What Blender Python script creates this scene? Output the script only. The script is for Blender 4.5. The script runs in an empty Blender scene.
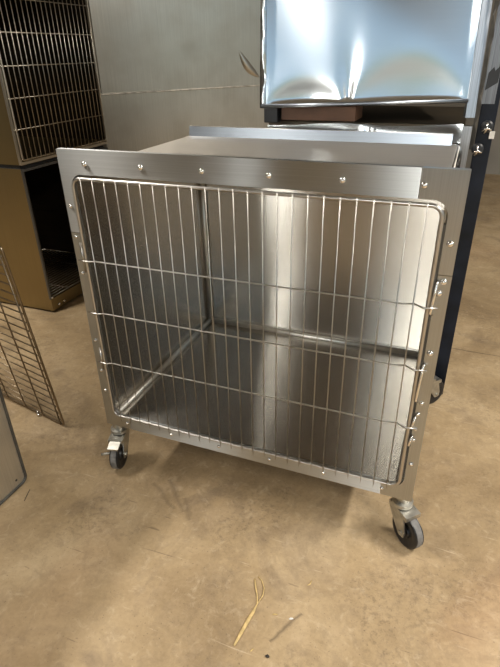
import bpy, bmesh, math, random
from mathutils import Vector, Matrix
random.seed(7)
scene = bpy.context.scene
COL = scene.collection
Z0 = 0.164            # the cage's lower flange edge stands this far above the floor

# ---------------------------------------------------------------- materials
def nodes_of(name):
    m = bpy.data.materials.new(name); m.use_nodes = True
    nt = m.node_tree; nt.nodes.clear()
    out = nt.nodes.new('ShaderNodeOutputMaterial')
    b = nt.nodes.new('ShaderNodeBsdfPrincipled')
    nt.links.new(b.outputs[0], out.inputs[0])
    return m, nt, b

def N(nt, kind, **kw):
    n = nt.nodes.new(kind)
    for k, v in kw.items(): setattr(n, k, v)
    return n

def mathn(nt, op, a, b=None, clamp=False):
    n = N(nt, 'ShaderNodeMath', operation=op); n.use_clamp = clamp
    for i, v in enumerate((a, b)):
        if v is None: continue
        if isinstance(v, (int, float)): n.inputs[i].default_value = v
        else: nt.links.new(v, n.inputs[i])
    return n.outputs[0]

def ramp(nt, fac, stops):
    r = N(nt, 'ShaderNodeValToRGB')
    e = r.color_ramp.elements
    while len(e) < len(stops): e.new(0.5)
    for el, (p, c) in zip(e, stops):
        el.position = p; el.color = (*c, 1) if len(c) == 3 else c
    nt.links.new(fac, r.inputs[0]); return r.outputs[0]

def mix(nt, fac, a, b, mode='MIX'):
    n = N(nt, 'ShaderNodeMix', data_type='RGBA', blend_type=mode)
    if isinstance(fac, (int, float)): n.inputs[0].default_value = fac
    else: nt.links.new(fac, n.inputs[0])
    for s, v in ((6, a), (7, b)):
        if isinstance(v, tuple): n.inputs[s].default_value = (*v, 1)
        else: nt.links.new(v, n.inputs[s])
    return n.outputs[2]

def steel(name, col=(.60, .58, .55), rough=.34, aniso=.85, streak=.10, dirt=0.0, dirt_col=(.20, .15, .10), bump=0.0):
    m, nt, b = nodes_of(name)
    tc = N(nt, 'ShaderNodeTexCoord')
    mp = N(nt, 'ShaderNodeMapping'); mp.inputs['Scale'].default_value = (3, 420, 1)
    nt.links.new(tc.outputs['UV'], mp.inputs[0])
    ns = N(nt, 'ShaderNodeTexNoise'); ns.inputs['Scale'].default_value = 1; ns.inputs['Detail'].default_value = 3
    nt.links.new(mp.outputs[0], ns.inputs[0])
    n2 = N(nt, 'ShaderNodeTexNoise'); n2.inputs['Scale'].default_value = 5; n2.inputs['Detail'].default_value = 5
    nt.links.new(tc.outputs['UV'], n2.inputs[0])
    k = [max(0, c * (1 - streak * 1.6)) for c in col]; q = [min(1, c * (1 + streak)) for c in col]
    c1 = ramp(nt, ns.outputs[0], [(.3, tuple(k)), (.7, tuple(q))])
    f = mathn(nt, 'MULTIPLY', ramp(nt, n2.outputs[0], [(.45, (0, 0, 0)), (.75, (1, 1, 1))]), dirt)
    c2 = mix(nt, f, c1, dirt_col)
    nt.links.new(c2, b.inputs['Base Color'])
    b.inputs['Metallic'].default_value = 1
    r = mathn(nt, 'ADD', mathn(nt, 'MULTIPLY', n2.outputs[0], .10), rough - .05)
    nt.links.new(r, b.inputs['Roughness'])
    b.inputs['Anisotropic'].default_value = aniso
    b.inputs['Anisotropic Rotation'].default_value = .25
    t = N(nt, 'ShaderNodeTangent', direction_type='UV_MAP'); t.uv_map = 'UVMap'
    nt.links.new(t.outputs[0], b.inputs['Tangent'])
    if bump:
        bp = N(nt, 'ShaderNodeBump'); bp.inputs['Strength'].default_value = bump; bp.inputs['Distance'].default_value = .01
        n3 = N(nt, 'ShaderNodeTexNoise'); n3.inputs['Scale'].default_value = 4; n3.inputs['Detail'].default_value = 1
        nt.links.new(tc.outputs['UV'], n3.inputs[0])
        nt.links.new(n3.outputs[0], bp.inputs['Height']); nt.links.new(bp.outputs[0], b.inputs['Normal'])
    return m

def plain(name, col, rough=.5, metal=0.0, var=.15, scale=30, spec=.5):
    m, nt, b = nodes_of(name)
    tc = N(nt, 'ShaderNodeTexCoord')
    ns = N(nt, 'ShaderNodeTexNoise'); ns.inputs['Scale'].default_value = scale; ns.inputs['Detail'].default_value = 4
    nt.links.new(tc.outputs['Object'], ns.inputs[0])
    c = ramp(nt, ns.outputs[0], [(.3, tuple(x * (1 - var) for x in col)), (.7, tuple(min(1, x * (1 + var)) for x in col))])
    nt.links.new(c, b.inputs['Base Color'])
    b.inputs['Roughness'].default_value = rough; b.inputs['Metallic'].default_value = metal
    b.inputs['Specular IOR Level'].default_value = spec
    return m

def concrete():
    m, nt, b = nodes_of('stained_concrete')
    tc = N(nt, 'ShaderNodeTexCoord'); P = tc.outputs['Object']
    def noise(s, d=5, rough=.55, dist=0.0):
        n = N(nt, 'ShaderNodeTexNoise'); n.inputs['Scale'].default_value = s; n.inputs['Detail'].default_value = d
        n.inputs['Roughness'].default_value = rough; n.inputs['Distortion'].default_value = dist
        nt.links.new(P, n.inputs[0]); return n.outputs[0]
    base = ramp(nt, noise(2.2, 9, .62, .6), [(.30, (.240, .166, .088)), (.50, (.410, .298, .168)), (.70, (.550, .418, .258))])
    # dark smudges, pale worn clouds and fine grit
    c = mix(nt, mathn(nt, 'MULTIPLY', ramp(nt, noise(4.5, 6, .65, .8), [(.53, (0, 0, 0)), (.72, (1, 1, 1))]), .62), base, (.170, .125, .085))
    c = mix(nt, mathn(nt, 'MULTIPLY', ramp(nt, noise(7, 7, .7, .3), [(.55, (0, 0, 0)), (.8, (1, 1, 1))]), .40), c, (.58, .44, .30))
    c = mix(nt, .10, c, ramp(nt, noise(95, 3, .7), [(.35, (.15, .105, .065)), (.65, (.62, .46, .31))]))
    def scratches(rot, sc, thr, seed):
        mp = N(nt, 'ShaderNodeMapping'); mp.inputs['Rotation'].default_value = (0, 0, rot); mp.inputs['Scale'].default_value = (sc * .07, sc, 1); mp.inputs['Location'].default_value = (seed, seed * 2.3, 0)
        nt.links.new(P, mp.inputs[0])
        n = N(nt, 'ShaderNodeTexNoise'); n.inputs['Scale'].default_value = 1; n.inputs['Detail'].default_value = 2; n.inputs['Distortion'].default_value = .3
        nt.links.new(mp.outputs[0], n.inputs[0])
        return ramp(nt, n.outputs[0], [(thr, (0, 0, 0)), (thr + .06, (1, 1, 1))])
    for rot, sc, thr, seed, colr, k in ((.5, 90, .70, 1.0, (.66, .53, .38), .55), (-.7, 110, .71, 4.0, (.66, .53, .38), .5), (1.6, 100, .72, 7.0, (.12, .085, .055), .6), (.1, 80, .72, 9.0, (.12, .085, .055), .55)):
        c = mix(nt, mathn(nt, 'MULTIPLY', scratches(rot, sc, thr, seed), k), c, colr)
    c = mix(nt, mathn(nt, 'MULTIPLY', ramp(nt, noise(160, 2, .5), [(.66, (0, 0, 0)), (.72, (1, 1, 1))]), .5), c, (.12, .085, .055))
    c = mix(nt, mathn(nt, 'MULTIPLY', mathn(nt, 'MULTIPLY', ramp(nt, noise(60, 4, .8), [(.50, (0, 0, 0)), (.60, (1, 1, 1))]), ramp(nt, noise(3.1, 3, .5, .4), [(.52, (0, 0, 0)), (.66, (1, 1, 1))])), .45), c, (.16, .115, .075))
    c = mix(nt, mathn(nt, 'MULTIPLY', ramp(nt, noise(19, 9, .78, .5), [(.50, (0, 0, 0)), (.66, (1, 1, 1))]), .34), c, (.185, .135, .085))
    c = mix(nt, mathn(nt, 'MULTIPLY', ramp(nt, noise(26, 9, .75, .9), [(.54, (0, 0, 0)), (.68, (1, 1, 1))]), .38), c, (.66, .53, .37))
    # reddish stain
    c = mix(nt, mathn(nt, 'MULTIPLY', ramp(nt, noise(1.3, 3, .5, .4), [(.60, (0, 0, 0)), (.76, (1, 1, 1))]), .22), c, (.45, .24, .13))
    sep = N(nt, 'ShaderNodeSeparateXYZ'); nt.links.new(P, sep.inputs[0])
    X, Y = sep.outputs[0], sep.outputs[1]
    wob = mathn(nt, 'MULTIPLY', mathn(nt, 'SUBTRACT', noise(14, 3), .5), .02)
    def line(x0, y0, x1, y1, w, soft=1.0):
        L = math.hypot(x1 - x0, y1 - y0); dx, dy = (x1 - x0) / L, (y1 - y0) / L
        u = mathn(nt, 'ADD', mathn(nt, 'MULTIPLY', mathn(nt, 'SUBTRACT', X, x0), dx), mathn(nt, 'MULTIPLY', mathn(nt, 'SUBTRACT', Y, y0), dy))
        v = mathn(nt, 'ADD', mathn(nt, 'MULTIPLY', mathn(nt, 'SUBTRACT', X, x0), -dy), mathn(nt, 'MULTIPLY', mathn(nt, 'SUBTRACT', Y, y0), dx))
        v = mathn(nt, 'ABSOLUTE', mathn(nt, 'ADD', v, wob))
        a = mathn(nt, 'SUBTRACT', 1, mathn(nt, 'DIVIDE', v, w), True)
        inside = mathn(nt, 'MULTIPLY', mathn(nt, 'GREATER_THAN', u, 0), mathn(nt, 'LESS_THAN', u, L))
        return mathn(nt, 'MULTIPLY', mathn(nt, 'MULTIPLY', a, inside), soft)
    for args in ((.95, 1.13, 2.2, 1.10, .006, .6), (.655, -.36, .70, -.27, .006, .6),
                 (.30, -.10, .20, .00, .012, .35), (.33, -.12, .28, -.05, .012, .35), (.27, -.10, .16, -.03, .01, .3)):
        c = mix(nt, line(*args), c, (.07, .05, .035))
    nt.links.new(c, b.inputs['Base Color'])
    nt.links.new(ramp(nt, noise(6, 4), [(.3, (.42,) * 3), (.7, (.62,) * 3)]), b.inputs['Roughness'])
    b.inputs['Specular IOR Level'].default_value = .4
    bp = N(nt, 'ShaderNodeBump'); bp.inputs['Strength'].default_value = .05; bp.inputs['Distance'].default_value = .01
    nt.links.new(noise(40, 5), bp.inputs['Height']); nt.links.new(bp.outputs[0], b.inputs['Normal'])
    return m

M = dict(
    cage=steel('brushed_stainless', (.51, .525, .535), .30, 1.0, .05),
    inside=steel('brushed_stainless_interior', (.58, .555, .515), .225, 1.0, .04),
    top=steel('satin_stainless_top', (.66, .63, .59), .42, .5, .05),
    lip=steel('polished_hem', (.38, .42, .48), .32, .3, .04),
    wire=plain('chrome_wire', (.54, .52, .49), .28, 1, .05),
    scale=plain('pale_crust_highlight', (.62, .58, .51), .6, 0, .3, 25),  # whitish crust; its matte pale tone also paints in the seam's highlight
    coveline=plain('satin_cove_highlight', (.80, .77, .71), .42, 1, .05),
    rivet=plain('polished_rivet', (.85, .83, .80), .18, 1, .03),
    oldsteel=steel('aged_stainless', (.66, .63, .57), .34, .60, .06, .55, (.46, .41, .34)),
    tansteel=steel('worn_stainless_floor_tint', (.34, .27, .145), .40, .5, .05, .3, (.30, .22, .12)),  # brown-gold tint paints the tan floor's reflection into the side panels
    darkin=steel('dull_dark_steel', (.10, .085, .065), .5, .3, .2, .3),  # much darker base for inner walls and box bodies
    oldwire=plain('dull_wire', (.58, .53, .45), .34, 1, .15),
    bronzewire=plain('tarnished_wire', (.30, .24, .17), .36, 1, .2),
    bright=steel('bright_sheet_stainless', (.78, .81, .84), .20, .45, .015),
    angle=steel('galvanised_angle', (.52, .55, .60), .34, .4, .2, .3, (.2, .2, .22)),
    darkangle=steel('dull_grey_angle', (.20, .21, .23), .42, .4, .25, .5, (.08, .08, .09)),
    black=plain('black_painted_steel', (.012, .013, .016), .45, .0, .3, 20),
    navy=plain('dark_navy_enamel', (.007, .010, .018), .5, .0, .5, 14, .25),
    rubber=plain('black_rubber', (.009, .009, .010), .38, 0, .3, 60),
    treads=plain('scuffed_rubber_tread', (.16, .155, .15), .6, 0, .35, 60),
    zinc=plain('zinc_caster_steel', (.50, .49, .45), .42, 1, .25, 40),
    board=plain('brown_board', (.115, .055, .030), .6, 0, .3, 12),
    panel=steel('grey_satin_panel', (.70, .68, .63), .5, .4, .06, .2, (.40, .36, .30)),
    rim=plain('worn_dark_rim', (.10, .095, .085), .5, .6, .3, 20),
    straw=plain('dry_straw', (.62, .45, .20), .7, 0, .3, 50),
    chip=plain('white_chip', (.80, .78, .74), .6, 0, .05, 50),
    pebble=plain('dark_pebble', (.035, .028, .022), .7, 0, .3, 90),
    wall=plain('painted_block', (.22, .20, .17), .8, 0, .08, 3),
    ceil=plain('ceiling_board', (.30, .28, .25), .8, 0, .08, 3),
    frame=plain('door_frame_paint', (.35, .33, .30), .6, 0, .1, 3),
    floor=concrete(),
)

# ---------------------------------------------------------------- helpers
WORLD = {}
def uv_box(bm, grain):
    lay = bm.loops.layers.uv.new('UVMap')
    for f in bm.faces:
        n = f.normal; a = [abs(c) for c in n]
        for l in f.loops:
            p = l.vert.co
            if a[1] >= a[0] and a[1] >= a[2]: u, v = p.x, p.z
            elif a[0] >= a[2]: u, v = p.y, p.z
            else: u, v = p.x, p.y
            l[lay].uv = (v, u) if grain == 'v' else (u, v)

def obj(name, bm, mat, parent=None, grain='u', smooth=False, origin=None):
    """One mesh object built in world coordinates (z measured from the cage's lower edge)."""
    bm.normal_update(); uv_box(bm, grain)
    cs = [v.co for v in bm.verts]
    lo = Vector([min(c[i] for c in cs) for i in range(3)]); hi = Vector([max(c[i] for c in cs) for i in range(3)])
    o0 = Vector(origin) if origin else (lo + hi) / 2
    bmesh.ops.translate(bm, verts=bm.verts, vec=-o0)
    me = bpy.data.meshes.new(name); bm.to_mesh(me); bm.free()
    if smooth:
        for p in me.polygons: p.use_smooth = True
        if smooth == 'auto':
            me.set_sharp_from_angle(angle=math.radians(35))
    me.materials.append(M[mat])
    o = bpy.data.objects.new(name, me); COL.objects.link(o)
    w = o0 + Vector((0, 0, Z0))
    WORLD[o] = w
    if parent is not None:
        o.parent = parent; o.location = w - WORLD[parent]
    else: o.location = w
    return o

def tag(o, label, cat, group=None):
    o['label'] = label; o['category'] = cat
    if group: o['group'] = group
    return o

def thing(name, loc, label, cat, group=None):
    o = bpy.data.objects.new(name, None); COL.objects.link(o)
    o.empty_display_size = .05
    w = Vector(loc) + Vector((0, 0, Z0)); o.location = w; WORLD[o] = w
    return tag(o, label, cat, group)

def struct(o): o['kind'] = 'structure'; return o

def add_box(bm, x0, x1, y0, y1, z0, z1, bev=0.0, mtx=None):
    r = bmesh.ops.create_cube(bm, size=1)
    vs = r['verts']
    for v in vs:
        v.co = Vector(((x0 + x1) / 2 + v.co.x * (x1 - x0), (y0 + y1) / 2 + v.co.y * (y1 - y0), (z0 + z1) / 2 + v.co.z * (z1 - z0)))
    if bev:
        es = list({e for v in vs for e in v.link_edges})
        r = bmesh.ops.bevel(bm, geom=es, offset=bev, segments=2, affect='EDGES', profile=.5)
        vs = list({v for f in r['faces'] for v in f.verts} | {v for v in vs if v.is_valid})
    if mtx: bmesh.ops.transform(bm, matrix=mtx, verts=[v for v in vs if v.is_valid])
    return bm

def box(*a, bev=0.0, mtx=None): return add_box(bmesh.new(), *a, bev=bev, mtx=mtx)

def add_tube(bm, pts, r, seg=8, closed=False, flat=1.0):
    pts = [Vector(p) for p in pts]; n = len(pts); rings = []
    up = None
    for i, p in enumerate(pts):
        if closed: t = (pts[(i + 1) % n] - pts[i - 1])
        else: t = pts[min(i + 1, n - 1)] - pts[max(i - 1, 0)]
        t.normalize()
        if up is None:
            up = Vector((0, 0, 1)) if abs(t.z) < .9 else Vector((0, 1, 0))
        a = t.cross(up)
        if a.length < 1e-5: a = t.orthogonal()
        a.normalize(); b = a.cross(t); b.normalize(); up = b
        ri = r[i] if isinstance(r, (list, tuple)) else r
        rings.append([bm.verts.new(p + a * (ri * math.cos(q)) + b * (ri * flat * math.sin(q))) for q in [2 * math.pi * k / seg for k in range(seg)]])
    for i in range(n if closed else n - 1):
        A, B = rings[i], rings[(i + 1) % n]
        for k in range(seg):
            bm.faces.new((A[k], A[(k + 1) % seg], B[(k + 1) % seg], B[k]))
    if not closed:
        bm.faces.new(rings[0][::-1]); bm.faces.new(rings[-1])
    bmesh.ops.recalc_face_normals(bm, faces=bm.faces)
    return bm
def tube(*a, **k): return add_tube(bmesh.new(), *a, **k)

def rrect(x0, x1, z0, z1, r, y, seg=8):
    pts = []
    for cx, cz, a0 in ((x1 - r, z1 - r, 0), (x0 + r, z1 - r, 90), (x0 + r, z0 + r, 180), (x1 - r, z0 + r, 270)):
        for k in range(seg + 1):
            a = math.radians(a0 + 90 * k / seg)
            pts.append(Vector((cx + r * math.cos(a), y, cz + r * math.sin(a))))
    return pts

def prism(poly, vec):
    """Closed polygon (3-D points) extruded along vec."""
    bm = bmesh.new(); vs = [bm.verts.new(p) for p in poly]; f = bm.faces.new(vs)
    r = bmesh.ops.extrude_face_region(bm, geom=[f])
    bmesh.ops.translate(bm, verts=[e for e in r['geom'] if isinstance(e, bmesh.types.BMVert)], vec=vec)
    bmesh.ops.recalc_face_normals(bm, faces=bm.faces); return bm

def lathe(prof, axis_o, axis_d, seg=24, closed=False):
    """profile of (radius, height) pairs spun about an axis."""
    bm = bmesh.new(); d = Vector(axis_d).normalized(); a = d.orthogonal().normalized(); b = d.cross(a); o = Vector(axis_o)
    rings = [[bm.verts.new(o + d * h + (a * math.cos(q) + b * math.sin(q)) * max(r, 1e-5)) for q in [2 * math.pi * k / seg for k in range(seg)]] for r, h in prof]
    n = len(prof)
    for i in range(n if closed else n - 1):
        A, B = rings[i], rings[(i + 1) % n]
        for k in range(seg): bm.faces.new((A[k], A[(k + 1) % seg], B[(k + 1) % seg], B[k]))
    if not closed:
        bm.faces.new(rings[0][::-1]); bm.faces.new(rings[-1])
    bmesh.ops.recalc_face_normals(bm, faces=bm.faces); return bm

def plate_with_hole(x0, x1, z0, z1, hole, y0, y1, cuts):
    """Sheet with a rounded opening, cut down to the region kept by the planes in cuts [(point, normal)]."""
    bm = bmesh.new()
    ov = [bm.verts.new(p) for p in rrect(x0, x1, z0, z1, .0022, y0, 3)]
    iv = [bm.verts.new(p) for p in hole]
    es = []
    for L in (ov, iv):
        for i in range(len(L)): es.append(bm.edges.new((L[i], L[(i + 1) % len(L)])))
    bmesh.ops.triangle_fill(bm, edges=es, use_beauty=True)
    for p, n in cuts:
        bmesh.ops.bisect_plane(bm, geom=bm.verts[:] + bm.edges[:] + bm.faces[:], plane_co=p, plane_no=n, clear_outer=True)
    bmesh.ops.dissolve_limit(bm, angle_limit=.01, verts=bm.verts, edges=bm.edges)
    r = bmesh.ops.extrude_face_region(bm, geom=bm.faces[:])
    bmesh.ops.translate(bm, verts=[e for e in r['geom'] if isinstance(e, bmesh.types.BMVert)], vec=(0, y1 - y0, 0))
    bmesh.ops.recalc_face_normals(bm, faces=bm.faces); return bm

FLOOR = -Z0
# ---------------------------------------------------------------- the room
XL, XR, YF, YB, ZC = -5.0, 5.2, -4.6, 5.0, 2.95
struct(obj('floor', box(XL - .1, XR + .1, YF - 3, YB + .1, FLOOR - .1, FLOOR), 'floor', origin=(0, 0, FLOOR)))
struct(obj('ceiling', box(XL - .1, XR + .1, YF - .1, YB + .1, ZC, ZC + .1), 'ceil'))
struct(obj('wall_left', box(XL - .1, XL, YF - .1, YB + .1, FLOOR, ZC), 'wall'))
struct(obj('wall_back', box(XL, XR, YB, YB + .1, FLOOR, ZC), 'wall'))
def holed_wall(name, x_or_y, lo, hi, openings, axis):
    bm = bmesh.new()
    def b(a, c, z0, z1):
        if c - a < 1e-4 or z1 - z0 < 1e-4: return
        if axis == 'x': add_box(bm, x_or_y, x_or_y + .1, a, c, z0, z1)
        else: add_box(bm, a, c, x_or_y - .1, x_or_y, z0, z1)
    cur = lo
    for a, c, z0, z1 in sorted(openings):
        b(cur, a, FLOOR, ZC); b(a, c, FLOOR, z0); b(a, c, z1, ZC); cur = c
    b(cur, hi, FLOOR, ZC)
    struct(obj(name, bm, 'wall'))
FRONT_OPEN = [(-1.64, -1.24, FLOOR, 2.2), (.10, 4.6, FLOOR, 2.85)]
RIGHT_OPEN = [(-1.6, 2.6, FLOOR, 2.3)]
holed_wall('wall_front', YF, XL, XR, FRONT_OPEN, 'y')
holed_wall('wall_right', XR, YF - .1, YB + .1, RIGHT_OPEN, 'x')
bm = bmesh.new()
for a, c, z0, z1 in FRONT_OPEN:
    add_box(bm, a - .06, a, YF - .12, YF + .02, FLOOR, z1 + .06); add_box(bm, c, c + .06, YF - .12, YF + .02, FLOOR, z1 + .06)
    add_box(bm, a, c, YF - .12, YF + .02, z1, z1 + .06)
struct(obj('trim_1', bm, 'frame'))

# ---------------------------------------------------------------- the cage on casters
cage = thing('animal_cage', (.45, .33, FLOOR), 'big empty stainless steel animal cage with closed wire door, standing on four casters', 'cage')
HX0, HX1, HZ0, HZ1, HR = .028, .874, .038, .744, .030
hole = rrect(HX0, HX1, HZ0, HZ1, HR, 0)
V = Vector
def flange(cuts, grain): return obj('front_flange', plate_with_hole(0, .90, 0, .80, hole, 0, .014, cuts), 'cage', cage, grain)
g = .0006
SZ = .601
flange([(V((.818 - g, 0, 0)), V((1, 0, 0))), (V((0, 0, SZ + g)), V((0, 0, -1)))], 'u')                        # top rail with the upper left corner
flange([(V((.818 + g, 0, 0)), V((-1, 0, 0))), (V((0, 0, SZ + g)), V((0, 0, -1)))], 'v')                       # upper right corner plate
flange([(V((0, 0, SZ - g)), V((0, 0, 1))), (V((.085 - g, 0, 0)), V((1, 0, 0)))], 'v')                         # left stile
flange([(V((0, 0, SZ - g)), V((0, 0, 1))), (V((.822 + g, 0, 0)), V((-1, 0, 0)))], 'v')                        # right stile
flange([(V((0, 0, .4)), V((0, 0, 1))), (V((.085 + g, 0, 0)), V((-1, 0, 0))), (V((.822 - g, 0, 0)), V((1, 0, 0)))], 'u')
# box: coved stainless shell, open at the front
BX0, BX1, BZ0, BZ1, BD = .030, .872, .036, .742, .668
bm = box(BX0, BX1, .0142, BD, BZ0, BZ1)
bmesh.ops.delete(bm, geom=[f for f in bm.faces if f.normal.y < -.9], context='FACES')
es = [e for e in bm.edges if not all(v.co.y < .02 for v in e.verts)]
bmesh.ops.bevel(bm, geom=es, offset=.020, segments=7, affect='EDGES', profile=.5, clamp_overlap=True)
bmesh.ops.recalc_face_normals(bm, faces=bm.faces)
if sum(f.normal.dot(f.calc_center_median() - V((.45, .33, .4))) * f.calc_area() for f in bm.faces) > 0:
    bmesh.ops.reverse_faces(bm, faces=bm.faces)
shell = obj('body_shell', bm, 'inside', cage, 'u', smooth='auto')
sd = shell.modifiers.new('Solidify', 'SOLIDIFY'); sd.thickness = .006; sd.offset = -1
wn = shell.modifiers.new('Weighted', 'WEIGHTED_NORMAL'); wn.keep_sharp = True; wn.weight = 100
# added pale tubes painting in the light caught along the polished coves
cb = .006
obj('cove_highlight', tube([(BX0 + cb + .003, .016, BZ0 + cb + .003), (BX0 + cb + .003, BD - .012, BZ0 + cb + .003)], cb + .003, 10), 'coveline', cage, smooth=True)
obj('cove_highlight', tube([(BX0 + .010, BD - .010, BZ0 + cb + .003), (BX1 - .010, BD - .010, BZ0 + cb + .003)], cb + .003, 10), 'coveline', cage, smooth=True)
obj('cove_highlight', tube([(BX0 + .010, BD - .010, BZ0 + .012), (BX0 + .010, BD - .010, BZ1 - .012)], cb + .002, 10), 'coveline', cage, smooth=True)
# top sheet with the folded hem standing at its back edge
obj('top_sheet', box(.046, .862, .0145, .585, .7485, .7545, bev=.001), 'top', cage)
bm = prism([V((.047, .571, .7546)), V((.047, .580, .7546)), V((.047, .584, .780)), V((.047, .577, .783))], V((.800, 0, 0)))
lip = obj('back_hem', bm, 'lip', cage)
obj('hem_fold', tube([(.047, .581, .7815), (.847, .581, .7815)], .0028, 8), 'wire', lip, smooth=True)
# rivets
RV = [(.075 + .15 * i, .769) for i in range(6)] + [(.075 + .15 * i, .021) for i in range(6)]
RV += [(.886, .665), (.886, .588), (.881, .563), (.884, .426), (.884, .297), (.880, .266), (.880, .224), (.880, .192), (.884, .119)]
RV += [(.014, .667), (.012, .590), (.013, .493), (.014, .294), (.015, .195), (.016, .126)]
for x, z in RV:
    r = .0070 if z > .4 and x > .05 or x > .88 and z > .4 else .0052
    obj('rivet', lathe([(r, 0), (r * .97, r * .25), (r * .8, r * .55), (r * .5, r * .78), (r * .15, r * .88)], (x, -.0001, z), (0, -1, 0), 12), 'rivet', cage, smooth=True)
# the wire door
door = obj('wire_door', tube(rrect(.0365, .8645, .0465, .7355, .022, -.006), .0044, 10, closed=True), 'wire', cage, smooth=True)
for i in range(25):
    x = .0655 + .03213 * i
    obj('upright_wire', tube([(x, -.0125, .740), (x, -.0125, .40), (x, -.0125, .036)], .00135, 6), 'wire', door, smooth=True)
for z in (.534, .388, .2335):
    obj('cross_wire', tube([(.020, -.0142, z), (.032, -.0165, z), (.050, -.0165, z), (.066, -.0095, z), (.42, -.0095, z), (.815, -.0095, z), (.838, -.0095, z + .004), (.856, -.0165, z), (.884, -.0142, z + .002)], .0020, 8), 'wire', door, smooth=True)
for z0, z1 in ((.500, .578), (.205, .275)):
    obj('hinge_pin', tube([(.0285, -.007, z0), (.0285, -.007, z1)], .0032, 8), 'wire', door, smooth=True)
for z0, z1 in ((.515, .590), (.30, .40), (.225, .262), (.175, .205)):
    obj('latch_catch', tube([(.8745, -.002, z0), (.871, -.009, z0 + .006), (.873, -.010, (z0 + z1) / 2), (.875, -.008, z1 - .006), (.876, -.002, z1)], .0030, 8), 'rivet', cage, smooth=True)
# narrow notched strip along the latch side
obj('latch_channel', box(.8690, .8732, .0005, .012, .10, .70), 'rim', cage)
# casters
def caster(contact, r, ztop=-.001):
    """contact: where the wheel meets the floor; r: unit direction from wheel towards the stem."""
    cx, cy = contact; rx, ry = r; nx, ny = -ry, rx
    R = .048; wz = FLOOR + R
    sx, sy = cx + rx * .034, cy + ry * .034
    ft = FLOOR + .114
    f = obj('caster', lathe([(.010, ztop), (.019, ztop), (.020, ft + .02), (.017, ft + .012), (.027, ft + .010), (.027, ft), (.010, ft)], (sx, sy, 0), (0, 0, 1), 20), 'zinc', cage, smooth='auto')
    # forked legs with a bridge on top
    def P(a, b, z): return V((cx + rx * a + nx * b, cy + ry * a + ny * b, z))
    bm = bmesh.new()
    poly = [P(.058, .019, ft), P(.004, .019, ft - .004), P(-.012, .019, wz + .008), P(-.009, .019, wz - .011), P(.009, .019, wz - .011), P(.042, .019, wz + .03), P(.058, .019, ft - .010)]
    fork = prism(poly, V((nx * .004, ny * .004, 0)))
    obj('fork_leg', fork, 'zinc', f)
    poly2 = [p - V((nx, ny, 0)) * .042 for p in poly]
    obj('fork_leg', prism(poly2, V((nx * .004, ny * .004, 0))), 'zinc', f)
    obj('fork_bridge', prism([P(.058, .0232, ft), P(.058, -.0232, ft), P(-.012, -.0232, ft - .006), P(-.012, .0232, ft - .006)], V((0, 0, -.013))), 'zinc', f)
    # wheel
    prof = [(R, -.011), (R, .011), (R - .003, .0135), (R - .009, .0145), (R - .014, .013), (.020, .010), (.018, .0145), (.006, .015), (.006, -.015), (.018, -.0145), (.020, -.010), (R - .014, -.013), (R - .009, -.0145), (R - .003, -.0135)]
    obj('wheel', lathe(prof, (cx, cy, wz), (nx, ny, 0), 32, closed=True), 'rubber', f, smooth='auto')
    obj('tread', lathe([(R + .0004, -.0085), (R + .0004, .0085), (R - .004, .0085), (R - .004, -.0085)], (cx, cy, wz), (nx, ny, 0), 32, closed=True), 'treads', f, smooth='auto')
    obj('axle_bolt', lathe([(.0065, -.027), (.0065, .027)], (cx, cy, wz), (nx, ny, 0), 6), 'zinc', f)
    return f, P, wz
f, P, wz = caster((.020, .003), (-.24, .97))
bl = obj('brake_pedal', prism([P(-.038, .017, wz + .042), P(-.008, .017, wz + .053), P(-.008, -.017, wz + .053), P(-.038, -.017, wz + .042)], V((0, 0, .005))), 'zinc', f)
obj('pedal_pin', tube([P(-.030, .012, wz + .026), P(-.030, .030, wz + .020), P(-.032, .042, wz + .018)], .0045, 8), 'zinc', f, smooth=True)
caster((.903, .018), (-.72, .69))
caster((.912, .690), (-.62, -.78))
caster((.030, .600), (.30, .95))

# ---------------------------------------------------------------- bank of old cages at the left
def bank_cage(label, z0, z1, kind):
    x0, x1, y0, y1 = -1.56, -.945, .825, 1.47
    c = thing('steel_cage', (-1.26, 1.17, z0), label, 'cage', None)
    t = .004
    bm = bmesh.new()
    add_box(bm, x0, x1 - .004, y1 - t, y1, z0, z1); add_box(bm, x0, x0 + t, y0 + t, y1 - t, z0, z1)
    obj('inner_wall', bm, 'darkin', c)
    obj('side_panel', box(x0, x1 - .004, y0, y0 + t, z0, z1), 'tansteel', c, 'v')
    bm = bmesh.new(); add_box(bm, x0 + t, x1 - .004, y0 + t, y1 - t, z0 + .012, z0 + .02); obj('floor_pan', bm, 'tansteel', c)
    bm = bmesh.new(); add_box(bm, x0 + t, x1 - .004, y0 + t, y1 - t, z1 - .006, z1); obj('roof_sheet', bm, 'oldsteel', c)
    return c, (x0, x1, y0, y1)
up, (x0, x1, y0, y1) = bank_cage('old upper steel cage at left with its tight wire grille closed', .566, 1.36, 'grille')
bm = bmesh.new(); add_box(bm, x1 - .004, x1 + .010, y0, y1, .566, .578)
obj('front_sill', bm, 'oldsteel', up)
bm = bmesh.new(); add_box(bm, x1 - .004, x1 + .006, y0, y0 + .010, .578, 1.36); add_box(bm, x1 - .004, x1 + .006, y0 + .010, y1, 1.33, 1.36)
obj('front_frame', bm, 'oldsteel', up, 'v')
def yzloop(x, a, b, c, d, r):
    return [V((x, p.x, p.z)) for p in rrect(a, b, c, d, r, 0, 5)]
dg = obj('grille_door', tube(yzloop(x1 + .012, y0 + .012, y1 - .006, .586, 1.33, .01), .0042, 8, closed=True), 'oldwire', up, smooth=True)
for i in range(21):
    y = y0 + .036 + .0295 * i
    obj('upright_wire', tube([(x1 + .0165, y, .581), (x1 + .0165, y, 1.335)], .0022, 6), 'oldwire', dg, smooth=True)
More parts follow.
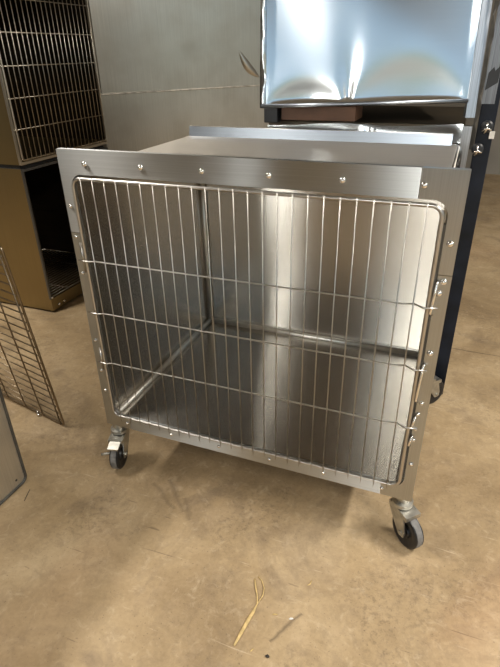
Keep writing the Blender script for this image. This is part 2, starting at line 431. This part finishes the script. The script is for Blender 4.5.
for z in (.712, .835, .957, 1.079, 1.20):
    obj('cross_wire', tube([(x1 + .0125, y0 + .004, z), (x1 + .0125, y1 - .004, z)], .0026, 6), 'oldwire', dg, smooth=True)
lo, _ = bank_cage('old lower steel cage at left, open and dark inside, under the grille cage', FLOOR + .012, .548, 'open')
bm = bmesh.new(); add_box(bm, x1 - .004, x1 + .006, y0, y1, FLOOR + .012, FLOOR + .075)
obj('front_sill', bm, 'tansteel', lo)
bm = bmesh.new(); add_box(bm, x1 - .004, x1 + .006, y0, y0 + .009, FLOOR + .075, .548); add_box(bm, x1 - .004, x1 + .006, y1 - .014, y1, FLOOR + .075, .548); add_box(bm, x1 - .004, x1 + .006, y0 + .009, y1 - .014, .536, .548)
obj('front_frame', bm, 'darkangle', lo, 'v')
for y in (.873, .913):
    obj('bolt', lathe([(.008, 0), (.0075, .003), (.005, .006), (.001, .007)], (x1 + .006, y, FLOOR + .03), (1, 0, 0), 12), 'rivet', lo, smooth=True)
obj('bolt', lathe([(.007, 0), (.0065, .003), (.004, .006), (.001, .007)], (x1 + .006, y0 + .010, FLOOR + .082), (1, 0, 0), 12), 'rivet', lo, smooth=True)
bm = bmesh.new()
fr = obj('floor_rack', tube([(x1 - .02, y0 + .02, FLOOR + .07), (x1 - .02, y1 - .02, FLOOR + .07), (x0 + .03, y1 - .02, FLOOR + .07), (x0 + .03, y0 + .02, FLOOR + .07)], .004, 6, closed=True), 'oldwire', lo, smooth=True)
for i in range(22):
    x = x1 - .045 - .0245 * i
    obj('rack_wire', tube([(x, y0 + .02, FLOOR + .072), (x, y1 - .02, FLOOR + .072)], .0022, 6), 'oldwire', fr, smooth=True)
for y in (1.0, 1.3):
    obj('rack_wire', tube([(x0 + .03, y, FLOOR + .067), (x1 - .02, y, FLOOR + .067)], .003, 6), 'oldwire', fr, smooth=True)
for xx in (x0 + .02, x1 - .07):
    for yy in (y0 + .03, y1 - .07): obj('foot_pad', box(xx, xx + .04, yy, yy + .04, FLOOR, FLOOR + .012), 'black', lo)
bm = bmesh.new(); add_box(bm, x0 + .01, x1 - .015, y0 + .012, y1 - .01, .548, .566)
tag(obj('spacer_board', bm, 'black'), 'thin dark spacer lying between the two old cages at left', 'spacer')

# ---------------------------------------------------------------- two grey steel boxes standing obliquely behind
D = V((.56, .83, 0)).normalized(); Nn = V((D.y, -D.x, 0))        # along the face, and out of it
def oblique(name, label, s0, s1, z0, z1, off, floorpad=False):
    o = V((-.918, 1.525, 0)) + Nn * off
    c = thing(name, o + D * (s0 + s1) / 2 - Nn * .3 + V((0, 0, z0)), label, 'cage')
    def q(s, d, z): return o + D * s - Nn * d + V((0, 0, z))
    def slab(s0, s1, d0, d1, z0, z1):
        return prism([q(s0, d0, z0), q(s1, d0, z0), q(s1, d1, z0), q(s0, d1, z0)], V((0, 0, z1 - z0)))
    obj('side_sheet', slab(s0, s1, 0, .003, z0, z1), 'oldsteel', c, 'v')
    bm = slab(s0, s0 + .003, .003, .5, z0, z1); obj('end_sheet', bm, 'oldsteel', c, 'v')
    obj('end_sheet', slab(s1 - .003, s1, .003, .5, z0, z1), 'oldsteel', c, 'v')
    obj('top_sheet', slab(s0 + .003, s1 - .003, .003, .5, z1 - .003, z1), 'oldsteel', c)
    obj('bottom_sheet', slab(s0 + .003, s1 - .003, .003, .5, z0, z0 + .003), 'oldsteel', c)
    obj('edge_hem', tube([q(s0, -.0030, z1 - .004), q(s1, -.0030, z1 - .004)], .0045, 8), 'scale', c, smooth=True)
    return c, q
lowg, _ = oblique('steel_box', 'lower grey steel cage shell behind the big cage, its top edge a bright seam', -.06, 1.45, FLOOR, .812, .008)
upg, q = oblique('steel_box', 'upper grey steel cage shell stacked behind, stained side turned to the room', -.04, 1.45, .8125, 1.62, -.006)
# crescent dent near the right of the upper sheet
bm = bmesh.new(); rows = []
for k in range(17):
    t = k / 16; wd = .026 * math.sin(math.pi * t) ** .8; row = []
    for h in range(9):
        e = -1 + h / 4; bow = .018 * math.sin(math.pi * t)
        ds, dz = .62 * t - .31, 0
        ss = .905 + (t - .5) * .15 + (wd * e + bow * -1) * .7; zz = .925 - (t - .5) * .15 + (wd * e - bow) * .7
        row.append(bm.verts.new(q(ss, -.0006 - .009 * (1 - e * e) * math.sin(math.pi * t), zz)))
    rows.append(row)
for a, b in zip(rows, rows[1:]):
    for h in range(8): bm.faces.new((a[h], b[h], b[h + 1], a[h + 1]))
bmesh.ops.remove_doubles(bm, verts=bm.verts, dist=1e-5)
bmesh.ops.recalc_face_normals(bm, faces=bm.faces)
obj('dent', bm, 'oldsteel', upg, 'v', smooth=True)

# ---------------------------------------------------------------- stack behind the cage at the right
YS = .75
def dented_sheet(x0, x1, z0, z1, y, amp, pinch, name_seed=0):
    bm = bmesh.new(); nx, nz = 110, 90
    W = x1 - x0; H = z1 - z0
    grid = []
    for j in range(nz + 1):
        row = []
        for i in range(nx + 1):
            u, v = i / nx, j / nz
            if u < pinch: t = u / pinch; arch = .10
            else: t = (u - pinch) / (1 - pinch); arch = .20
            A = arch * math.sin(math.pi * t) ** .8 + .008                 # arched ridge either side of the pinch
            w = v * H / .45
            prof = 1 / (1 + math.exp((w - A) / (.16 * A + .012)))        # 1 below the ridge, 0 above
            d = amp * .55 * prof * math.sin(math.pi * t)
            dist = math.hypot((u - pinch) * W, v * H + .004)
            d += amp * .35 * math.exp(-((u - pinch) * W / (.010 + .16 * v * H)) ** 2) * math.exp(-v * H / .12) * (1 - math.exp(-v * H / .008))
            d += amp * .30 * math.sin(math.pi * u) * math.sin(math.pi * min(1, v * .55 + .12)) * (1 - .2 * math.sin(5 * u))
            d += amp * .20 * math.sin(7.0 * u + 3.1 * v) * math.sin(math.pi * v)
            edge = min(1, u / .04, (1 - u) / .04, v / .015)
            row.append(bm.verts.new((x0 + W * u, y + d * max(0, edge), z0 + H * v)))
        grid.append(row)
    for j in range(nz):
        for i in range(nx):
            bm.faces.new((grid[j][i], grid[j][i + 1], grid[j + 1][i + 1], grid[j + 1][i]))
    return bm
SK = math.radians(12); PV = V((.868, YS, .846))
TOUP = Matrix.Translation(PV) @ Matrix.Rotation(SK, 4, 'Z') @ Matrix.Translation(-PV)
LEAN = math.tan(math.radians(6))
def up_box(bm, lean=True):
    if lean:
        for v in bm.verts: v.co.y += max(0, v.co.z - .846) * LEAN
    for v in bm.verts: v.co.z += -.002 + (v.co.x - .25) / .62 * .010
    bmesh.ops.transform(bm, matrix=TOUP, verts=bm.verts); return bm
upc = thing('dented_steel_box', (.555, YS + .3, .838), 'shiny stainless box with a dented front reflecting blue sky, on top of the stack behind', 'cage')
bm = dented_sheet(.276, .868, .846, 1.40, YS, .020, .42)
obj('dented_front', up_box(bm), 'bright', upc, 'u', smooth=True)
obj('bottom_hem', up_box(tube([(.262, YS - .004, .843), (.868, YS - .004, .845)], .006, 10)), 'lip', upc, smooth=True)
# crumpled left edge strip
bm = bmesh.new(); L = []
for j in range(40):
    z = .838 + j * .0141; k = .004 * math.sin(j * .9) + .003 * math.sin(j * 2.3)
    dent = .012 * math.exp(-((z - .92) / .03) ** 2)
    L.append((bm.verts.new((.258, YS + .004, z)), bm.verts.new((.267 + dent * .5, YS - .008 + k * .5 + dent, z)), bm.verts.new((.278, YS - .001, z))))
for a, b in zip(L, L[1:]):
    bm.faces.new((a[0], a[1], b[1], b[0])); bm.faces.new((a[1], a[2], b[2], b[1]))
o = obj('corner_strip', up_box(bm), 'bright', upc, 'v', smooth=True)
o.modifiers.new('Solidify', 'SOLIDIFY').thickness = .002
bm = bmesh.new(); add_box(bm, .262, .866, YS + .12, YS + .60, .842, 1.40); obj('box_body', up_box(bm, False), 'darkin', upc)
bm = bmesh.new(); add_box(bm, .866, .892, YS - .012, YS + .02, .800, 1.42); obj('corner_angle', up_box(bm), 'angle', upc, 'v')

loc_ = thing('low_steel_box', (.555, YS + .3, FLOOR + .02), 'lower stainless box of the stack behind, only its shiny top strip showing', 'cage')
bm = dented_sheet(.250, .866, .722, .775, YS, .010, .55)
for v in bm.verts: v.co.z += (v.co.x - .25) / .6 * .010 + .004 * math.sin(v.co.x * 16); v.co.y += (v.co.z - .722) * .06
obj('front_strip', bm, 'bright', loc_, 'u', smooth=True)
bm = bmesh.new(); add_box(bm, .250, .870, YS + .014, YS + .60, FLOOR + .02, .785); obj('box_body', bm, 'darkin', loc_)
obj('front_sheet', box(.250, .866, YS + .004, YS + .014, FLOOR + .02, .728), 'oldsteel', loc_)
bm = bmesh.new(); add_box(bm, .866, .892, YS - .012, YS + .02, FLOOR + .02, .785); obj('corner_angle', bm, 'angle', loc_, 'v')
for xx in (.27, .80):
    for yy in (YS + .05, YS + .5): obj('foot_pad', box(xx, xx + .05, yy, yy + .05, FLOOR, FLOOR + .02), 'black', loc_)
tag(obj('spacer_plank', box(.318, .555, YS - .055, YS + .06, .795, .838, bev=.002), 'board'), 'brown wooden board wedged in the gap between the two stacked boxes', 'board')
tag(obj('spacer_block', box(.264, .310, YS - .070, YS + .03, .787, .836, bev=.003), 'black'), 'black foot block at the left end of the brown board', 'block')

# dark post beside the stack with two latches
post = thing('steel_post', (.925, YS + .01, FLOOR), 'tall dark navy steel post standing right of the stacked boxes', 'post')
obj('post_face', box(.906, .952, YS + .002, YS + .030, FLOOR, 1.42, bev=.002), 'navy', post, 'v')
obj('face_sheet', box(.9045, .940, YS - .002, YS + .0015, .845, 1.42), 'darkangle', post, 'v')
bm = bmesh.new(); L = []
for j in range(30):
    z = .72 + j * .0245; k = .003 * math.sin(j * 1.7) + .002 * math.sin(j * 3.9)
    L.append((bm.verts.new((.893, YS - .004, z)), bm.verts.new((.902 + k, YS - .010, z))))
for a, b in zip(L, L[1:]): bm.faces.new((a[0], a[1], b[1], b[0]))
o = obj('torn_strip', bm, 'rim', post, 'v'); o.modifiers.new('Solidify', 'SOLIDIFY').thickness = .002
bm = prism([V((.908, YS - .003, .880)), V((.938, YS - .003, .900)), V((.940, YS - .003, .945)), V((.926, YS - .003, .930)), V((.922, YS - .003, .940)), V((.910, YS - .003, .925))], V((0, -.002, 0)))
obj('torn_patch', bm, 'black', post)
for (x, z) in ((.917, .722), (.932, .785)):
    l = obj('latch', lathe([(.017, 0), (.017, .008), (.013, .012), (.002, .013)], (x, YS - .001, z), (0, -1, 0), 18), 'black', post, smooth='auto')
    obj('latch_hook', tube([(x - .012, YS - .016, z - .012), (x, YS - .019, z - .003), (x + .013, YS - .016, z - .008)], .003, 8), 'rivet', l, smooth=True)
    obj('latch_hook', tube([(x - .002, YS - .017, z + .012), (x + .001, YS - .019, z - .004), (x - .006, YS - .017, z - .018)], .0025, 8), 'rivet', l, smooth=True)
obj('latch_plate', box(.942, .956, YS - .006, YS + .001, .752, .772), 'chip', post)

# ---------------------------------------------------------------- wire door leaning at the far left
A = V((-.280, .098, FLOOR + .004)); eb = (V((-.636, .156, FLOOR + .026)) - A).normalized()
er = V((-.284, .014, .481)) - A; er = (er - eb * er.dot(eb)).normalized(); en = eb.cross(er)
lw, lh = .64, .70
def LP(a, b, c=0): return A + eb * a + er * b + en * c
lean = thing('loose_wire_door', A + eb * lw / 2 - V((0, 0, .004)), 'loose tarnished wire cage door standing on edge on the floor at the left', 'door')
c8 = []
for cx, cz, a0 in ((lw - .012, lh - .012, 0), (.012, lh - .012, 90), (.012, .012, 180), (lw - .012, .012, 270)):
    for k in range(5):
        a = math.radians(a0 + 22.5 * k); c8.append(LP(cx + .012 * math.cos(a), cz + .012 * math.sin(a)))
obj('door_frame', tube(c8, .0042, 8, closed=True), 'bronzewire', lean, smooth=True)
for i in range(21):
    b = .016 + .0325 * i
    obj('long_wire', tube([LP(.004, b, .005), LP(lw - .004, b, .005)], .0023, 6), 'bronzewire', lean, smooth=True)
for a in (.014, .105, .20, .30, .40, .50, .60):
    obj('cross_wire', tube([LP(a, .002, -.003), LP(a, lh - .002, -.003)], .0026, 6), 'bronzewire', lean, smooth=True)
h = LP(.135, .004)
lt = obj('latch_hook', tube([h + V((0, 0, .004)), h + V((.0, -.006, -.006)), h + V((.006, -.010, -.010)), h + V((.010, -.006, -.006))], .004, 8), 'rivet', lean, smooth=True)

# grey panelled box at the lower left
PX = -.217
gb = thing('grey_steel_cabinet', (PX - .2, -.50, FLOOR), 'grey steel cabinet with dark rounded rim, cut off at the lower left corner', 'cabinet')
rr = [V((PX, p.x, p.z)) for p in rrect(-.95, -.153, FLOOR, .62, .022, 0, 6)]
obj('cabinet_body', prism(rr, V((-.40, 0, 0))), 'panel', gb, 'v')
ri = [V((PX + .001, p.x, p.z)) for p in rrect(-.945, -.158, FLOOR + .005, .615, .018, 0, 6)]
obj('rim', tube(ri, .0045, 8, closed=True), 'rim', gb, smooth=True)
obj('rivet', lathe([(.004, 0), (.003, .002), (.0005, .003)], (PX, -.192, FLOOR + .03), (1, 0, 0), 10), 'rim', gb, smooth=True)

# ---------------------------------------------------------------- litter on the floor
def G(x, y, z): return (.8851 + (x - .8851) * .9931, -1.0015 + (y + 1.0015) * .9931, z)
def ground(pts, r, name, mat, label, cat, flat=.45, group=None):
    z = FLOOR + (max(r) if isinstance(r, list) else r) * flat
    o = tag(obj(name, tube([G(x, y, z) for x, y in pts], r, 6, flat=flat), mat, smooth=True), label, cat, group)
    return o
bm = tube([G(*p) for p in [(.583, -.393, FLOOR + .002), (.586, -.365, FLOOR + .002), (.590, -.330, FLOOR + .0022), (.594, -.304, FLOOR + .002), (.5955, -.282, FLOOR + .0015), (.588, -.262, FLOOR + .003), (.575, -.240, FLOOR + .003), (.566, -.222, FLOOR + .002)]],
          [.0025, .0042, .0048, .0040, .0016, .0018, .0024, .0018], 6, flat=.4)
add_tube(bm, [G(*p) for p in [(.5955, -.284, FLOOR + .0015), (.601, -.258, FLOOR + .003), (.597, -.238, FLOOR + .003), (.585, -.221, FLOOR + .002), (.572, -.213, FLOOR + .0015)]], .0014, 6)
tag(obj('straw_stalk', bm, 'straw', smooth=True), 'long split yellow straw stalk lying on the floor in front of the cage', 'straw')
ground([(.638, -.294), (.644, -.291), (.650, -.290)], [.001, .0025, .001], 'straw_chip', 'straw', 'pale straw fleck right of the long split stalk', 'straw')
ground([(.621, -.392), (.623, -.387), (.626, -.383)], [.001, .002, .001], 'straw_chip', 'straw', 'pale straw fleck beside the lower end of the long stalk', 'straw')
ground([(.694, -.192), (.699, -.186), (.700, -.176)], [.001, .002, .001], 'straw_chip', 'straw', 'straw fleck farthest up the floor, right of the split stalk', 'straw')
ground([(.678, -.291), (.682, -.288), (.687, -.286)], [.0015, .003, .0015], 'white_chip', 'chip', 'tiny white chip on the floor at the end of a dark scratch', 'chip')
ground([(.656, -.390), (.660, -.388), (.664, -.389)], [.002, .0038, .002], 'pebble', 'pebble', 'small black speck of dirt on the floor below the dark scratch', 'pebble', .7)
ground([(-.168, -.224), (-.176, -.205), (-.186, -.180)], [.0008, .0012, .0008], 'twig', 'pebble', 'thin dark twig on the floor beside the grey cabinet', 'twig', .7)

# ---------------------------------------------------------------- light
w = bpy.data.worlds.new('outdoors'); scene.world = w; w.use_nodes = True
nt = w.node_tree; nt.nodes.clear()
out = N(nt, 'ShaderNodeOutputWorld'); bg = N(nt, 'ShaderNodeBackground'); nt.links.new(bg.outputs[0], out.inputs[0])
tc = N(nt, 'ShaderNodeTexCoord'); sp = N(nt, 'ShaderNodeSeparateXYZ'); nt.links.new(tc.outputs['Generated'], sp.inputs[0])
ns = N(nt, 'ShaderNodeTexNoise'); ns.inputs['Scale'].default_value = 7; ns.inputs['Detail'].default_value = 6; nt.links.new(tc.outputs['Generated'], ns.inputs[0])
hz = mathn(nt, 'ADD', sp.outputs[2], mathn(nt, 'MULTIPLY', mathn(nt, 'SUBTRACT', ns.outputs[0], .5), .35))
sky = ramp(nt, hz, [(.0, (.74, .70, .62)), (.015, (.40, .46, .30)), (.055, (.42, .56, .32)), (.10, (.54, .78, 1.0)), (.45, (.52, .76, 1.0)), (.9, (.62, .80, 1.0))])
az = mathn(nt, 'DIVIDE', sp.outputs[0], mathn(nt, 'MAXIMUM', mathn(nt, 'MULTIPLY', sp.outputs[1], -1), .05))
def gap(a0, w, k):                                # sky glare added to throw bright strips onto the brushed steel
    q = mathn(nt, 'DIVIDE', mathn(nt, 'SUBTRACT', az, a0), w)
    g_ = mathn(nt, 'POWER', 2.71828, mathn(nt, 'MULTIPLY', mathn(nt, 'MULTIPLY', q, q), -1))
    v_ = ramp(nt, sp.outputs[2], [(.0, (0, 0, 0)), (.03, (1, 1, 1)), (.30, (1, 1, 1)), (.55, (0, 0, 0))])
    return mathn(nt, 'MULTIPLY', mathn(nt, 'MULTIPLY', g_, v_), k)
gl = mathn(nt, 'ADD', mathn(nt, 'ADD', gap(-.02, .045, 15.0), gap(-.335, .045, 26.0)), .74)
sky = mix(nt, mathn(nt, 'MULTIPLY', mathn(nt, 'SUBTRACT', gl, .7), .3, True), sky, (1.0, .99, .92))
nt.links.new(sky, bg.inputs[0]); nt.links.new(gl, bg.inputs[1])          # added glare lobes raise the sky strength

def portal(name, loc, rot, sx, sy):
    l = bpy.data.lights.new(name, 'AREA'); l.shape = 'RECTANGLE'; l.size = sx; l.size_y = sy
    l.cycles.is_portal = True
    o = bpy.data.objects.new(name, l); COL.objects.link(o); o.location = loc; o.rotation_euler = rot
for i, (a, c, z0, z1) in enumerate(FRONT_OPEN):
    portal('daylight_portal', ((a + c) / 2, YF - .11, (z0 + z1) / 2 + Z0), (math.radians(90), 0, 0), c - a, z1 - z0)
for a, c, z0, z1 in RIGHT_OPEN:
    portal('daylight_portal', (XR + .11, (a + c) / 2, (z0 + z1) / 2 + Z0), (math.radians(90), 0, math.radians(90)), c - a, z1 - z0)
# unseen ceiling lamps added as fill to brighten the floor
for i, (x, y) in enumerate(((2.8, .4), (3.6, -2.4), (-1.6, -.6))):
    t = thing('fill_lamp', (x, y, ZC), ['added unseen ceiling fill lamp right of the cage', 'added unseen ceiling fill lamp near the open front', 'added unseen ceiling fill lamp at the left'][i], 'lamp')
    obj('fill_lamp_housing', box(x - .12, x + .12, y - .65, y + .65, ZC - .05, ZC), 'chip', t)
    l = bpy.data.lights.new('fill_lamp_tubes', 'AREA'); l.shape = 'RECTANGLE'; l.size = .22; l.size_y = 1.25
    l.energy = (110, 130, 75)[i]; l.color = (1, .94, .84)
    o = bpy.data.objects.new('fill_lamp_tubes', l); COL.objects.link(o); o.location = (x, y, ZC + Z0 - .056)

# ---------------------------------------------------------------- camera
R = ((0.92971, 0.36780, -0.01886), (0.16037, -0.45038, -0.87830), (-0.33153, 0.81354, -0.47771))
R = Matrix(R)
cam = bpy.data.cameras.new('camera'); cam.lens = 36 * 516.4 / 667; cam.sensor_width = 36; cam.clip_start = .02
co = bpy.data.objects.new('camera', cam); COL.objects.link(co)
r, u, b = Vector(R[0]), -Vector(R[1]), -Vector(R[2])
m = Matrix((r, u, b)).transposed().to_4x4(); m.translation = Vector((.8851, -1.0015, .9869 + Z0))
co.matrix_world = m
scene.camera = co
scene.view_settings.view_transform = 'Standard'; scene.view_settings.look = 'None'
scene.view_settings.gamma = 1; scene.view_settings.use_curve_mapping = False
scene.view_settings.exposure = 0.15
scene.cycles.max_bounces = 10; scene.cycles.glossy_bounces = 6; scene.cycles.diffuse_bounces = 5
scene.cycles.sample_clamp_indirect = 6
